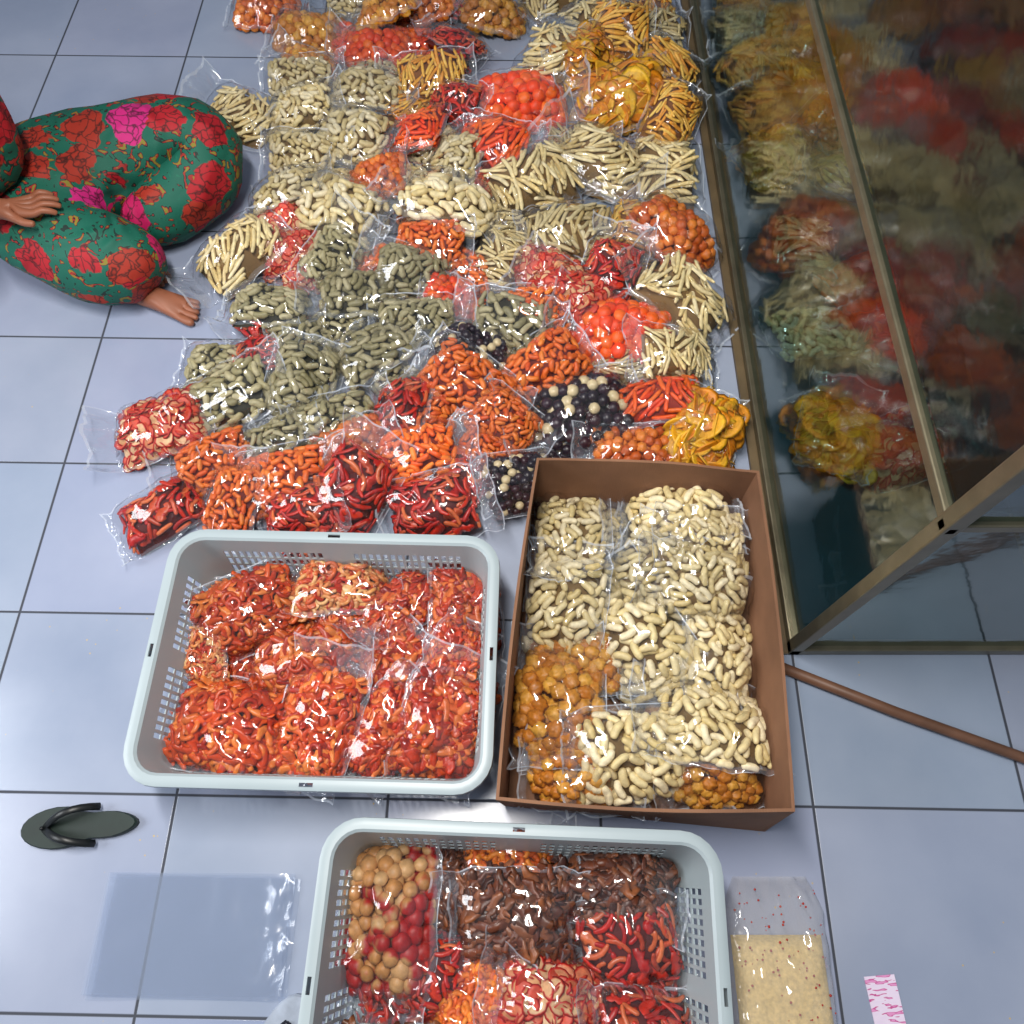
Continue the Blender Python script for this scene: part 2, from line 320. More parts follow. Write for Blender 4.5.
# floor-plan of the bags, centimetres: kind x y yaw size
PILE=parse("""K2 -87 276 0 .95;K -70 262 -10 1;F -45 252 5 .95;K -43 268 0 .95;K2 -30 274 0 .95;K -7 272 0 1;I -19 252 -40 .85;A -55 284 10 1;I -18 288 0 .9;B 14 284 30 1;A -70 236 0 .9;A -67 221 10 .9;
B -87 221 -20 1;A -47 231 -5 1;A -50 209 -20 1.05;A -65 201 -5 .9;A -67 184 5 .9;B2 -26 236 10 1;I -18 224 -20 .8;F 3 226 10 1.2;M -28 210 80 .9;
M -6 204 -30 1;B 15 243 60 1.15;B2 36 252 80 1.1;B 30 266 20 1.05;B2 49 238 60 1.1;G 36 226 20 1.2;B 51 262 80 1;B2 46 278 10 1;K2 -41 190 0 .85;A -16 197 70 .9;B 6 189 30 1.2;B 27 198 -35 1.2;B 47 196 85 1.2;B2 50 216 70 .95;G 24 240 40 .9;
A -51 176 -30 1.15;B -78 161 45 1.1;B 18 169 10 1.15;E -64 163 10 .8;B2 36 169 80 .9;K2 46 166 -45 1.1;D -23 163 0 .9;A -19 176 -20 1.2;B -3 161 60 .9;B 46 143 -40 1.15;
C -51 159 60 .85;C -67 141 5 .92;C -43 145 10 .92;C -28 153 -15 .92;F -17 146 0 .7;E 16 145 -30 .95;I 28 152 70 .85;F 29 133 -15 1.1;
I -68 126 0 .7;C -56 128 -70 .88;C -37 126 30 .96;C -26 136 0 .92;C 0 134 -15 .98;H -11 126 -10 .85;D 8 140 0 .8;C -55 116 80 .92;C -73 112 25 1;C -45 104 20 .88;C -60 99 20 .8;
D 9 121 35 .95;D -12 116 -42 1;I -28 108 85 .85;B 43 124 0 .9;H 18 107 10 1.15;D -2 104 -40 .75;M 38 109 -10 .95;G 48 100 80 .9;K2 32 94 0 .95;
K2 -41 97 20 .8;D -24 94 5 .95;D -6 95 -25 .75;D -56 87 10 .95;D -75 94 25 .85;E -90 104 20 .95;I -86 80 35 .9;D -67 81 70 .8;I -51 79 10 .8;I -39 85 60 .95;I -19 80 10 .95;H 2 87 10 .85""")
pl=[(p[0],p[1],p[2]) for p in PILE]
gy=.72; row=0
while gy<2.85:
    gx=-.9+(row%2)*.11
    while gx<.52:
        ds=sorted(((math.hypot(px-gx,py-gy),k) for k,px,py in pl))
        if ds[4][0]<.27 and ds[0][0]<.16 and not (gy<.95 and gx>-.02) and not(gx<-.45 and gy<1.2 and random.random()<.5):
            place(ds[1][1],gx,gy,random.uniform(-60,60),.8)
        gx+=.22
    gy+=.17; row+=1
for k,x,y,a,s in sorted(PILE,key=lambda b:-b[2]):
    place(k,x,y,a,s)
# crate 1 contents
G1='spicy_macaroni_snack_bags'; b1=(-.705,-.065,.175,.625)
for lay in (0,1):
    for x,y in ((-60,26),(-38,26),(-18,26),(-60,41),(-40,41),(-16,42),(-60,56),(-38,56),(-16,56)):
        if lay and (x+y)%2: continue
        place('J' if x<-30 else 'S',x/100,y/100,random.choice((0,8,-8)),.8,G1,bounds=b1,zmin=.012,sink=.75)
b1=(-.735,-.035,.14,.655)
for k,x,y,a,s in parse("J -61 58 25 .95;J1 -39 57 5 .88;S -24 55 60 .78;S -10 55 88 .88;J1 -66 44 80 .6;J -45 42 0 .95;S -26 40 40 .84;S -10 40 68 .78;J -60 27 -8 1.05;J -40 26 75 .95;S -27 26 55 .82;S -12 25 75 .95"):
    place(k,x,y,a,s,G1,bounds=b1,sink=.98,maxtilt=.55,tj=.22)
# crate 2 contents
G2='assorted_snack_bags'; b2=(-.315,.335,-.42,.06)
for k,x,y in (('I',-20,-5),('L',2,-5),('L',24,-5),('I',-20,-22),('L',2,-22),('I',24,-22),('J2',0,-36),('L',-22,-37),('I',23,-37)):
    place(k,x/100,y/100,random.choice((0,8,-8)),.8,G2,bounds=b2,zmin=.012,sink=.7)
b2=(-.345,.36,-.43,.08)
for k,x,y,a,s in parse("L -12 -3 80 .68;I -13 -18 20 .7;N -30 -8 84 1.15;J2 -1 7 0 .8;L 21 3 -12 .92;L 1 -8 2 .96;I 22 -12 12 .85;J2 -7 -23 60 .72;E 7 -22 -10 .86;I 24 -28 0 .8;L -20 -34 0 .9;I 3 -36 0 .9"):
    place(k,x,y,a,s,G2,bounds=b2,sink=.95,maxtilt=.35,tj=.14)
# box contents
G3='puffed_cracker_bags'; b3=(.01,.53,.13,.80)
for lay in (0,1,2):
    for x,y in ((14,24),(38,24),(14,42),(38,42),(16,60),(40,60),(18,74),(41,73)):
        if lay==2 and (x+y)%3!=0: continue
        place('K' if (x<25 and y<45) or y<25 else 'A',x/100,y/100,random.choice((0,8,-8)),.86,G3,bounds=b3,zmin=.01,sink=.68)
b3=(-.015,.55,.115,.835)
for k,x,y,a,s in parse("K 10 32 85 .95;K 13 18 0 .8;K 42 15 0 .8;A 44 68 0 .75;A 14 74 88 .94;A 39 77 -4 1.0;A 46 59 -10 .92;A 31 62 55 .85;A 12 54 80 1.02;A 46 43 80 .96;A 28 46 -60 1.06;A 47 27 -8 1.0;A 25 20 0 1.1"):
    place(k,x,y,a,s,G3,bounds=b3,sink=.96,maxtilt=.45,tj=.16)

# ------------------------------------------------------------------ camera
cam=bpy.data.cameras.new('camera'); co=link(bpy.data.objects.new('camera',cam)); co.location=(0,0,1.75); co.rotation_euler=(math.radians(25),0,0)
cam.sensor_width=36; cam.lens=27.07; cam.clip_start=.02; SC.camera=co

# ------------------------------------------------------------------ room
def tilemat():
    m,nt,out=newmat('white_floor_tiles')
    g=N(nt,'NewGeometry'); sp=N(nt,'SeparateXYZ'); rot=N(nt,'VectorRotate'); rot.inputs['Axis'].default_value=(0,0,1); rot.inputs['Angle'].default_value=math.radians(1.0)
    nt.links.new(g.outputs['Position'],rot.inputs['Vector']); nt.links.new(rot.outputs[0],sp.inputs[0])
    masks=[];cells=[]
    for ax,per,off in (('X',.453,.72),('Y',.4,.265)):
        a=N(nt,'Math',_operation='ADD'); a.inputs[1].default_value=off+20*per; nt.links.new(sp.outputs[ax],a.inputs[0])
        d=N(nt,'Math',_operation='DIVIDE'); d.inputs[1].default_value=per; nt.links.new(a.outputs[0],d.inputs[0])
        f=N(nt,'Math',_operation='FRACT'); nt.links.new(d.outputs[0],f.inputs[0])
        pp=N(nt,'Math',_operation='PINGPONG'); pp.inputs[1].default_value=.5; nt.links.new(f.outputs[0],pp.inputs[0])
        mr=N(nt,'MapRange'); mr.inputs['From Min'].default_value=.0045; mr.inputs['From Max'].default_value=.009; mr.inputs['To Min'].default_value=1; mr.inputs['To Max'].default_value=0
        nt.links.new(pp.outputs[0],mr.inputs['Value']); masks.append(mr)
        fl=N(nt,'Math',_operation='FLOOR'); nt.links.new(d.outputs[0],fl.inputs[0]); cells.append(fl)
    mx=N(nt,'Math',_operation='MAXIMUM'); nt.links.new(masks[0].outputs[0],mx.inputs[0]); nt.links.new(masks[1].outputs[0],mx.inputs[1])
    cx=N(nt,'CombineXYZ'); nt.links.new(cells[0].outputs[0],cx.inputs[0]); nt.links.new(cells[1].outputs[0],cx.inputs[1])
    wn=N(nt,'TexWhiteNoise'); nt.links.new(cx.outputs[0],wn.inputs['Vector'])
    nz=N(nt,'TexNoise',Scale=2.5,Detail=6.0); nt.links.new(g.outputs['Position'],nz.inputs['Vector'])
    r=ramp(nt,[(.3,lin((136,148,172))),(.7,lin((158,167,188)))]); nt.links.new(nz.outputs['Fac'],r.inputs['Fac'])
    mm=N(nt,'MixRGB',Fac=.02); nt.links.new(r.outputs['Color'],mm.inputs['Color1']); nt.links.new(wn.outputs['Color'],mm.inputs['Color2'])
    n9=N(nt,'TexVoronoi',Scale=34.0); nt.links.new(g.outputs['Position'],n9.inputs['Vector'])
    n8=N(nt,'TexNoise',Scale=3.0,Detail=2.0); nt.links.new(g.outputs['Position'],n8.inputs['Vector'])
    r9=ramp(nt,[(.05,(1,1,1,1)),(.08,(0,0,0,1))]); nt.links.new(n9.outputs['Distance'],r9.inputs['Fac'])
    r8=ramp(nt,[(.56,(0,0,0,1)),(.62,(1,1,1,1))]); nt.links.new(n8.outputs['Fac'],r8.inputs['Fac'])
    ml=N(nt,'Math',_operation='MULTIPLY'); nt.links.new(r9.outputs[0],ml.inputs[0]); nt.links.new(r8.outputs[0],ml.inputs[1])
    m3=N(nt,'MixRGB'); m3.inputs['Color2'].default_value=lin((196,170,110)); nt.links.new(ml.outputs[0],m3.inputs['Fac']); nt.links.new(mm.outputs[0],m3.inputs['Color1'])
    m2=N(nt,'MixRGB'); m2.inputs['Color2'].default_value=lin((60,64,74)); nt.links.new(mx.outputs[0],m2.inputs['Fac']); nt.links.new(m3.outputs[0],m2.inputs['Color1'])
    b=N(nt,'BsdfPrincipled',Roughness=.22); nt.links.new(m2.outputs[0],b.inputs['Base Color'])
    mr2=N(nt,'MapRange'); mr2.inputs['To Min'].default_value=.2; mr2.inputs['To Max'].default_value=.8; nt.links.new(mx.outputs[0],mr2.inputs['Value']); nt.links.new(mr2.outputs[0],b.inputs['Roughness'])
    iv=N(nt,'Math',_operation='SUBTRACT'); iv.inputs[0].default_value=1; nt.links.new(mx.outputs[0],iv.inputs[1])
    bp=N(nt,'Bump',Strength=.4,Distance=.002); nt.links.new(iv.outputs[0],bp.inputs['Height']); nt.links.new(bp.outputs[0],b.inputs['Normal'])
    nt.links.new(b.outputs[0],out.inputs[0]); return m
V,F=boxmesh([(-3.2,-2.2,-.05,1.9,3.9,0)]); mesh_obj('floor',V,F,[tilemat()])
wm=simple('painted_wall',(150,165,180),.8,0,3,.06)
V,F=boxmesh([(-3.2,3.9,-.05,1.9,4.0,2.9)]); mesh_obj('wall_back',V,F,[wm])
V,F=boxmesh([(1.9,-2.2,-.05,2.0,4.0,2.9)]); mesh_obj('wall_right',V,F,[wm])

# ------------------------------------------------------------------ crates
CR=simple('white_crate_plastic',(162,175,180),.38,0,4,.05)
def crate(name,cx,cy,rz,Lx,Ly,H):
    par=empty(name,(cx,cy,.004),math.radians(rz)); ax,ay=Lx/2-.024,Ly/2-.024; R=.05
    pts=[];typ=[]
    def side(p0,p1,n):
        L=(Vector(p1)-Vector(p0)).length; k=int(L/.016); d=[];t=0
        w=L/k
        for i in range(k):
            d.append((t,1 if 1<=i<=k-2 else 0)); d.append((t+w*.62,0)); t+=w
        for s,h in d:
            q=Vector(p0).lerp(Vector(p1),s/L); pts.append((q.x,q.y,n[0],n[1])); typ.append((h,s/L))
    def corner(cx_,cy_,a0):
        for i in range(6):
            a=a0+math.pi/2*i/6; pts.append((cx_+R*math.cos(a),cy_+R*math.sin(a),math.cos(a),math.sin(a))); typ.append((0,0))
    side((ax,-ay+R),(ax,ay-R),(1,0)); corner(ax-R,ay-R,0)
    side((ax-R,ay),(-ax+R,ay),(0,1)); corner(-ax+R,ay-R,math.pi/2)
    side((-ax,ay-R),(-ax,-ay+R),(-1,0)); corner(-ax+R,-ay+R,math.pi)
    side((-ax+R,-ay),(ax-R,-ay),(0,-1)); corner(ax-R,-ay+R,1.5*math.pi)
    rows=[(0,0,0),(.018,0,0),(.044,0,1),(.050,0,0),(.076,0,1),(.082,0,0),(.108,0,1),(.116,0,0),(.140,0,1),(.147,0,0),(.171,0,1),(.19,0,0),(H-.004,.0,0),(H,.004,0),(H,.009,0),(H,.016,2),(H-.002,.022,0),(H-.010,.024,0),(H-.04,.024,0)]
    V=[];F=[];n=len(pts)
    for z,off,_ in rows:
        ins=.03*(1-z/H)
        for (x,y,nx,ny) in pts:
            V.append((x+nx*(off-ins),y+ny*(off-ins),z))
    for r in range(len(rows)-1):
        h=rows[r+1][2]
        for i in range(n):
            j=(i+1)%n; t,s=typ[i]
            if h==1 and t and not (.44<s<.56): continue
            if h==2 and (.475<s<.525): continue
            F.append((r*n+i,r*n+j,(r+1)*n+j,(r+1)*n+i))
    o=mesh_obj('crate_sides',V,F,[CR],par,True)
    md=o.modifiers.new('t','SOLIDIFY'); md.thickness=.0028; md.offset=0
    md=o.modifiers.new('e','EDGE_SPLIT'); md.split_angle=math.radians(40)
    bx,by=ax-.032,ay-.032; parts=[(-bx,-by,0,bx,by,.0015)]
    i=-bx
    while i<bx: parts.append((i,-by,.0,i+.004,by,.006)); i+=.02
    j=-by
    while j<by: parts.append((-bx,j,.0,bx,j+.004,.006)); j+=.02
    V,F=boxmesh(parts); mesh_obj('crate_base',V,F,[CR],par)
    return par
crate('white_plastic_crate',-.385,.40,-1.5,.71,.53,.22)
crate('white_plastic_crate.001',.008,-.185,-2.2,.73,.53,.22)

# ------------------------------------------------------------------ cardboard box
def cardmat():
    m,nt,out=newmat('brown_cardboard'); b=N(nt,'BsdfPrincipled',Roughness=.8)
    tc=N(nt,'TexCoord'); nz=N(nt,'TexNoise',Scale=6.0,Detail=8.0); nt.links.new(tc.outputs['Object'],nz.inputs['Vector'])
    r=ramp(nt,[(.25,lin((106,72,50))),(.6,lin((134,94,68))),(.85,lin((154,112,84)))]); nt.links.new(nz.outputs['Fac'],r.inputs['Fac']); nt.links.new(r.outputs[0],b.inputs['Base Color'])
    wv=N(nt,'TexWave',Scale=60.0); nt.links.new(tc.outputs['Object'],wv.inputs['Vector'])
    bp=N(nt,'Bump',Strength=.15,Distance=.001); nt.links.new(wv.outputs['Fac'],bp.inputs['Height']); nt.links.new(bp.outputs[0],b.inputs['Normal'])
    nt.links.new(b.outputs[0],out.inputs[0]); return m
CB=cardmat(); bp_=empty('cardboard_box',(.27,.46,0))
top=[(-.03,.118),(.515,.098),(.545,.80),(.055,.832)]; bot=[(-.015,.125),(.53,.075),(.545,.79),(.04,.82)]
zt=.25; th=.006
def wall(i,j,nseg=10):
    V=[];F=[]
    for s in range(nseg+1):
        f=s/nseg
        for (ring_,z) in ((bot,.004),(None,.5),(top,zt)):
            if ring_ is None: p=Vector(bot[i]).lerp(Vector(bot[j]),f)*.5+Vector(top[i]).lerp(Vector(top[j]),f)*.5; zz=zt*.5
            else: p=Vector(ring_[i]).lerp(Vector(ring_[j]),f); zz=z
            d=Vector((Vector(bot[j])-Vector(bot[i])).normalized()); nr=Vector((d.y,-d.x))
            bow=.010*math.sin(f*math.pi)*(zz/zt)
            p=p+nr*bow; wob=0.004*noise.noise(Vector((p.x*9,p.y*9,1))) if ring_ is top else 0
            V.append((p.x-.27,p.y-.46,zz+wob))
            q=p-nr*th; V.append((q.x-.27,q.y-.46,zz+wob))
    for s in range(nseg):
        a=s*6; b=a+6
        F+=[(a,b,b+2,a+2),(a+2,b+2,b+4,a+4),(a+1,a+3,b+3,b+1),(a+3,a+5,b+5,b+3),(a+4,b+4,b+5,a+5),(a,a+1,b+1,b)]
    e=nseg*6; F+=[(0,2,3,1),(2,4,5,3),(e,e+1,e+3,e+2),(e+2,e+3,e+5,e+4)]
    return V,F
for i in range(4):
    V,F=wall(i,(i+1)%4); mesh_obj('box_side_%d'%(i+1),V,F,[CB],bp_)
V=[(x-.27,y-.46,.003) for x,y in bot]+[(x-.27,y-.46,.009) for x,y in bot]
mesh_obj('box_bottom',V,[(0,1,2,3),(4,5,6,7),(0,1,5,4),(1,2,6,5),(2,3,7,6),(3,0,4,7)],[CB],bp_)

# ------------------------------------------------------------------ glass showcase
AL=simple('brushed_aluminium_frame',(120,112,92),.35,.7,20,.15)
m,nt,out=newmat('tinted_cabinet_glass'); GLS=m
tc=N(nt,'TexCoord'); nz=N(nt,'TexNoise',Scale=7.0,Detail=4.0); nt.links.new(tc.outputs['Object'],nz.inputs['Vector'])
bp=N(nt,'Bump',Strength=.4,Distance=.005); nt.links.new(nz.outputs['Fac'],bp.inputs['Height'])
fac=schlick(nt,.07,1.3)
tr=N(nt,'BsdfTransparent',Color=(.40,.53,.52,1)); gl=N(nt,'BsdfGlossy',Roughness=.085,Color=(.86,.92,.88,1)); nt.links.new(bp.outputs[0],gl.inputs['Normal']); mx=N(nt,'MixShader')
nt.links.new(fac,mx.inputs[0]); nt.links.new(tr.outputs[0],mx.inputs[1]); nt.links.new(gl.outputs[0],mx.inputs[2]); nt.links.new(mx.outputs[0],out.inputs[0])
sx,sy,sX,sY,sH=.634,.452,1.25,2.95,1.25
sc=empty('glass_showcase',(sx,sy,0)); w=.028
X,Y=sX-sx,sY-sy
parts=[(0,0,.0,w,Y,.035),(0,0,.0,X,w,.035),(X-w,0,.0,X,Y,.035),(0,Y-w,0,X,Y,.035),
 (0,0,0,w,w,sH),(X-w,0,0,X,w,sH),(0,Y-w,0,w,Y,sH),(X-w,Y-w,0,X,Y,sH),
 (0,0,sH-w,w,Y,sH),(0,0,sH-w,X,w,sH),(X-w,0,sH-w,X,Y,sH),(0,Y-w,sH-w,X,Y,sH),
 (0.003,0,.70,w-.006,Y,.722),(X-w,0,.70,X,Y,.722),(0,.003,.70,X,w-.006,.722)]
V,F=boxmesh(parts); o=mesh_obj('cabinet_frame',V,F,[AL],sc); md=o.modifiers.new('b','BEVEL'); md.width=.003; md.segments=2
V,F=boxmesh([(-.022,0,0,0,Y,.012)]); mesh_obj('sliding_rail',V,F,[simple('rail_wood',(98,82,58),.5,0,12,.2)],sc)
V=[(.012,w,.035),(.012,Y-w,.035),(.012,Y-w,sH-w),(.012,w,sH-w),(w,.012,.035),(X-w,.012,.035),(X-w,.012,sH-w),(w,.012,sH-w),(.02,.02,sH-.006),(X-.02,.02,sH-.006),(X-.02,Y-.02,sH-.006),(.02,Y-.02,sH-.006)]
mesh_obj('glass_panes',V,[(0,1,2,3),(4,5,6,7),(8,9,10,11)],[GLS],sc)
TE=simple('dark_teal_board',(30,76,92),.5,0,5,.3)
V,F=boxmesh([(.015,.015,.006,X-.015,Y-.015,.03),(X-.02,.015,.03,X-.012,Y-.015,sH-.03),(.03,Y-.02,.03,X-.03,Y-.012,sH-.03)]); mesh_obj('cabinet_base_and_back',V,F,[TE],sc)
V,F=boxmesh([(.03,.03,.712,X-.03,Y-.03,.72)]); mesh_obj('glass_shelf',V,F,[GLS],sc)
for k,x,y,a,s in parse("E 100 97 20 1;G 82 100 70 .9;I 104 128 60 1;A 82 132 10 1;F 100 150 30 1.1;B 82 162 80 1;B2 100 185 0 1;G 82 200 30 1;D 102 215 50 1;B 84 238 10 1.1;K 105 250 0 1;A 84 262 0 1"):
    place(k,x,y,a,s,'@showcase',zmin=.032)

# ------------------------------------------------------------------ small floor items
tv,tf,_=tube([(0,0,.014),(.25,-.105,.014),(.5,-.2,.014),(.78,-.31,.014)],[.0125,.0125,.0122,.0125],12); o=mesh_obj('wooden_broom_handle',tv.tolist(),tf,[simple('brown_wood_stick',(104,72,54),.5,0,14,.3)],None,True); o.location=(.60,.425,0)
EP=filmmat('empty_bag_plastic',haze=.11,base=.05,gain=.8,tint=(.92,.94,.97,1),bumpd=.012,nscale=3.0,hazecol=(.6,.68,.84,1),glossrough=.16)
st=empty('empty_plastic_bag_stack',(-.63,-.11,0))
for i in range(4):
    V=[];F=[];nx,ny=48,24; ox,oy,a=random.uniform(-.010,.010),random.uniform(-.01,.01),math.radians(random.uniform(-2.5,2.5))
    for p in range(nx+1):
        for q in range(ny+1):
            x=(p/nx-.5)*.38; y=(q/ny-.5)*.215
            z=.002+i*.0025+.009*max(0,noise.noise(Vector((x*6,y*7,i*.3))))+(.022*max(0,(x-.09)/.1)*abs(noise.noise(Vector((x*22,y*20,i)))) if x>.09 else 0)
            V.append((ox+x*math.cos(a)-y*math.sin(a),oy+x*math.sin(a)+y*math.cos(a),z))
    for p in range(nx):
        for q in range(ny): F.append((p*(ny+1)+q,(p+1)*(ny+1)+q,(p+1)*(ny+1)+q+1,p*(ny+1)+q+1))
    mesh_obj('bag_sheet_%d'%(i+1),V,F,[EP],st,True)
cbp=empty('crumb_bag',(.525,-.16,0))
V=[];F=[];nx,ny=18,22
for p in range(nx+1):
    for q in range(ny+1):
        x=(p/nx-.5)*.18; y=(q/ny-.5)*.19-.05; e=(1-abs(p/nx*2-1)**6)*(1-abs(q/ny*2-1)**6)
        V.append((x,y,.004+.032*e**.5+.003*noise.noise(Vector((x*40,y*40,0)))))
for p in range(nx):
    for q in range(ny): F.append((p*(ny+1)+q,(p+1)*(ny+1)+q,(p+1)*(ny+1)+q+1,p*(ny+1)+q+1))
mesh_obj('cracker_crumbs',V,F,[simple('pale_crumbs',(226,196,128),.8,0,120,.2,.5)],cbp,True)
V=[];F=[];nx,ny=30,40
for p in range(nx+1):
    for q in range(ny+1):
        s=p/nx*2-1; t=q/ny; y=-.16+t*.31; wd=.102*(1-.45*max(0,t-.8)*5*.6*abs(s))
        z=.008+.045*(max(0,1-abs(s)**5)*max(0,1-abs(min(t,.98)*2-1)**4))**.5+.012*noise.noise(Vector((s*2,t*5,3)))+.006*noise.noise(Vector((s*6,t*9,3)))
        V.append((s*wd+.01*t-.01,y,max(z,.003)))
for p in range(nx):
    for q in range(ny): F.append((p*(ny+1)+q,(p+1)*(ny+1)+q,(p+1)*(ny+1)+q+1,p*(ny+1)+q+1))
mesh_obj('clear_bag',V,F,[filmmat('crumb_bag_plastic',haze=.2,base=.09,gain=.8,hazecol=(.75,.72,.68,1))],cbp,True)
V=[];F=[]
for i in range(90):
    tv,tf,_=ball(random.uniform(.0010,.0026),.2,.6); x,y=random.uniform(-.085,.085),random.uniform(-.13,.13); b=len(V)
    V+=[(v[0]+x,v[1]+y,v[2]+.05*max(.1,(1-(abs(x)/.1)**5))**.5) for v in tv]; F+=[tuple(i+b for i in f) for f in tf]
mesh_obj('chili_specks',V,F,[simple('chili_red',(170,40,20),.5)],cbp,True)
m,nt,out=newmat('pink_printed_card'); tc=N(nt,'TexCoord'); b=N(nt,'BsdfPrincipled',Roughness=.4)
nz=N(nt,'TexNoise',Scale=60.0,Detail=2.0); mp=N(nt,'Mapping'); mp.inputs['Scale'].default_value=(.5,2.2,1); nt.links.new(tc.outputs['Object'],mp.inputs[0]); nt.links.new(mp.outputs[0],nz.inputs['Vector'])
r=ramp(nt,[(.0,lin((225,205,235))),(.54,lin((235,220,240))),(.56,lin((190,40,130))),(.62,lin((226,150,200)))]); nt.links.new(nz.outputs['Fac'],r.inputs['Fac']); nt.links.new(r.outputs[0],b.inputs['Base Color']); nt.links.new(b.outputs[0],out.inputs[0])
V,F=boxmesh([(-.03,-.06,0,.03,.06,.0015)]); o=mesh_obj('printed_label_card',V,F,[m]); o.location=(.722,-.245,.001); o.rotation_euler=(0,0,math.radians(4))
def sandal(name,x,y,rz,solecol,strapcol):
    p=empty(name,(x,y,0),math.radians(rz)); out_=[]
    for i in range(28):
        a=2*math.pi*i/28; yy=.12*math.sin(a); wv=.043+.008*math.sin(a)-.012*math.exp(-((yy+.02)/.04)**2)
        out_.append((wv*math.cos(a)*(1 if yy>0 else .88),yy))
    V=[(a,b,z) for z in (.001,.014,.018) for a,b in [(q[0]*(1 if z<.016 else .95),q[1]*(1 if z<.016 else .97)) for q in out_]]
    F=[tuple(reversed(range(28))),tuple(range(56,84))]+[(k*28+i,k*28+(i+1)%28,(k+1)*28+(i+1)%28,(k+1)*28+i) for k in (0,1) for i in range(28)]
    mesh_obj('sole',V,F,[simple(name+'_sole',solecol,.6,0,30,.2)],p)
    sm=simple(name+'_strap',strapcol,.4)
    for sd in (-1,1):
        path=[];
        for i in range(9):
            t=i/8; path.append((sd*.036*math.sin(t*math.pi/2),.07-.11*t,.018+.035*math.sin(t*math.pi)))
        tv,tf,_=tube(path,[.0075]*9,8,.4); mesh_obj('strap_%s'%('l' if sd<0 else 'r'),tv.tolist(),tf,[sm],p,True)
    tv,tf,_=tube([(0,.07,.012),(0,.0705,.028)],[.004,.004],8); mesh_obj('toe_post',tv.tolist(),tf,[sm],p,True)
sandal('flip_flop_sandal',-.905,.085,94,(16,34,28),(12,16,18))
sandal('flip_flop_sandal.001',-.455,-.325,-25,(150,160,176),(24,26,40))

# ------------------------------------------------------------------ seated woman
def floral():
    m,nt,out=newmat('green_floral_batik'); b=N(nt,'BsdfPrincipled',Roughness=.7)
    g=N(nt,'TexCoord'); nz=N(nt,'TexNoise',Scale=14.0,Detail=3.0); nt.links.new(g.outputs['Object'],nz.inputs['Vector'])
    ad=N(nt,'VectorMath',_operation='MULTIPLY_ADD'); nt.links.new(nz.outputs['Color'],ad.inputs[0]); ad.inputs[1].default_value=(.09,.09,.09); nt.links.new(g.outputs['Object'],ad.inputs[2])
    v1=N(nt,'TexVoronoi',Scale=7.5); nt.links.new(ad.outputs[0],v1.inputs['Vector'])
    flower=ramp(nt,[(0,(1,1,1,1)),(.43,(1,1,1,1)),(.45,(0,0,0,1))]); nt.links.new(v1.outputs['Distance'],flower.inputs['Fac'])
    sp=N(nt,'SeparateColor'); nt.links.new(v1.outputs['Color'],sp.inputs[0])
    fc=ramp(nt,[(0,lin((170,16,30))),(.35,lin((190,16,90))),(.6,lin((200,30,120))),(.8,lin((160,40,20)))],'CONSTANT'); nt.links.new(sp.outputs[0],fc.inputs['Fac'])
    v3=N(nt,'TexVoronoi',Scale=34.0); v3.feature='DISTANCE_TO_EDGE'; nt.links.new(ad.outputs[0],v3.inputs['Vector'])
    pr=ramp(nt,[(0,(.03,.06,.05,1)),(.10,(1,1,1,1))]); nt.links.new(v3.outputs['Distance'],pr.inputs['Fac'])
    pm=N(nt,'MixRGB',_blend_type='MULTIPLY',Fac=.9); nt.links.new(fc.outputs[0],pm.inputs['Color1']); nt.links.new(pr.outputs[0],pm.inputs['Color2'])
    v2=N(nt,'TexNoise',Scale=24.0,Detail=1.0,Distortion=2.0); nt.links.new(g.outputs['Object'],v2.inputs['Vector'])
    leaf=ramp(nt,[(0,lin((2,92,74))),(.54,lin((4,104,80))),(.56,lin((12,40,34))),(.61,lin((150,36,28))),(.66,lin((130,120,36)))],'CONSTANT'); nt.links.new(v2.outputs['Fac'],leaf.inputs['Fac'])
    mx=N(nt,'MixRGB'); nt.links.new(flower.outputs[0],mx.inputs['Fac']); nt.links.new(leaf.outputs[0],mx.inputs['Color1']); nt.links.new(pm.outputs[0],mx.inputs['Color2'])
    nt.links.new(mx.outputs[0],b.inputs['Base Color'])
    n3=N(nt,'TexNoise',Scale=6.0,Detail=2.0,Distortion=1.5); n3.noise_type='RIDGED_MULTIFRACTAL'; nt.links.new(g.outputs['Object'],n3.inputs['Vector'])
    bp=N(nt,'Bump',Strength=.7,Distance=.04); nt.links.new(n3.outputs['Fac'],bp.inputs['Height']); nt.links.new(bp.outputs[0],b.inputs['Normal'])
    nt.links.new(b.outputs[0],out.inputs[0]); return m
FLO=floral(); SKIN=simple('brown_skin',(150,92,66),.5,0,20,.08)
wo=empty('seated_woman',(-1.36,1.66,0))
def skin(name,chains,mat,root=0,sub=2,wob=0):
    V=[];R=[];E=[];idx={}
    for ch in chains:
        prev=None
        for x,y,z,r in ch:
            key=(round(x,4),round(y,4),round(z,4))
            if key not in idx: idx[key]=len(V); V.append((x+1.4,y-1.65,z)); R.append(r)
            if prev is not None: E.append((prev,idx[key]))
            prev=idx[key]
    me=bpy.data.meshes.new(name); me.from_pydata(V,E,[]); o=link(bpy.data.objects.new(name,me)); o.parent=wo
    md=o.modifiers.new('skin','SKIN'); md.use_smooth_shade=True
    sv=me.skin_vertices[0].data
    for i,r in enumerate(R): sv[i].radius=(r,r)
    sv[root].use_root=True
    sb=o.modifiers.new('s','SUBSURF'); sb.levels=sub; sb.render_levels=sub
    if wob:
        tx=bpy.data.textures.new(name,'CLOUDS'); tx.noise_scale=.12; d=o.modifiers.new('d','DISPLACE'); d.texture=tx; d.strength=wob; d.mid_level=.5
    me.materials.append(mat); return o
pel=(-1.42,1.68,.14,.16)
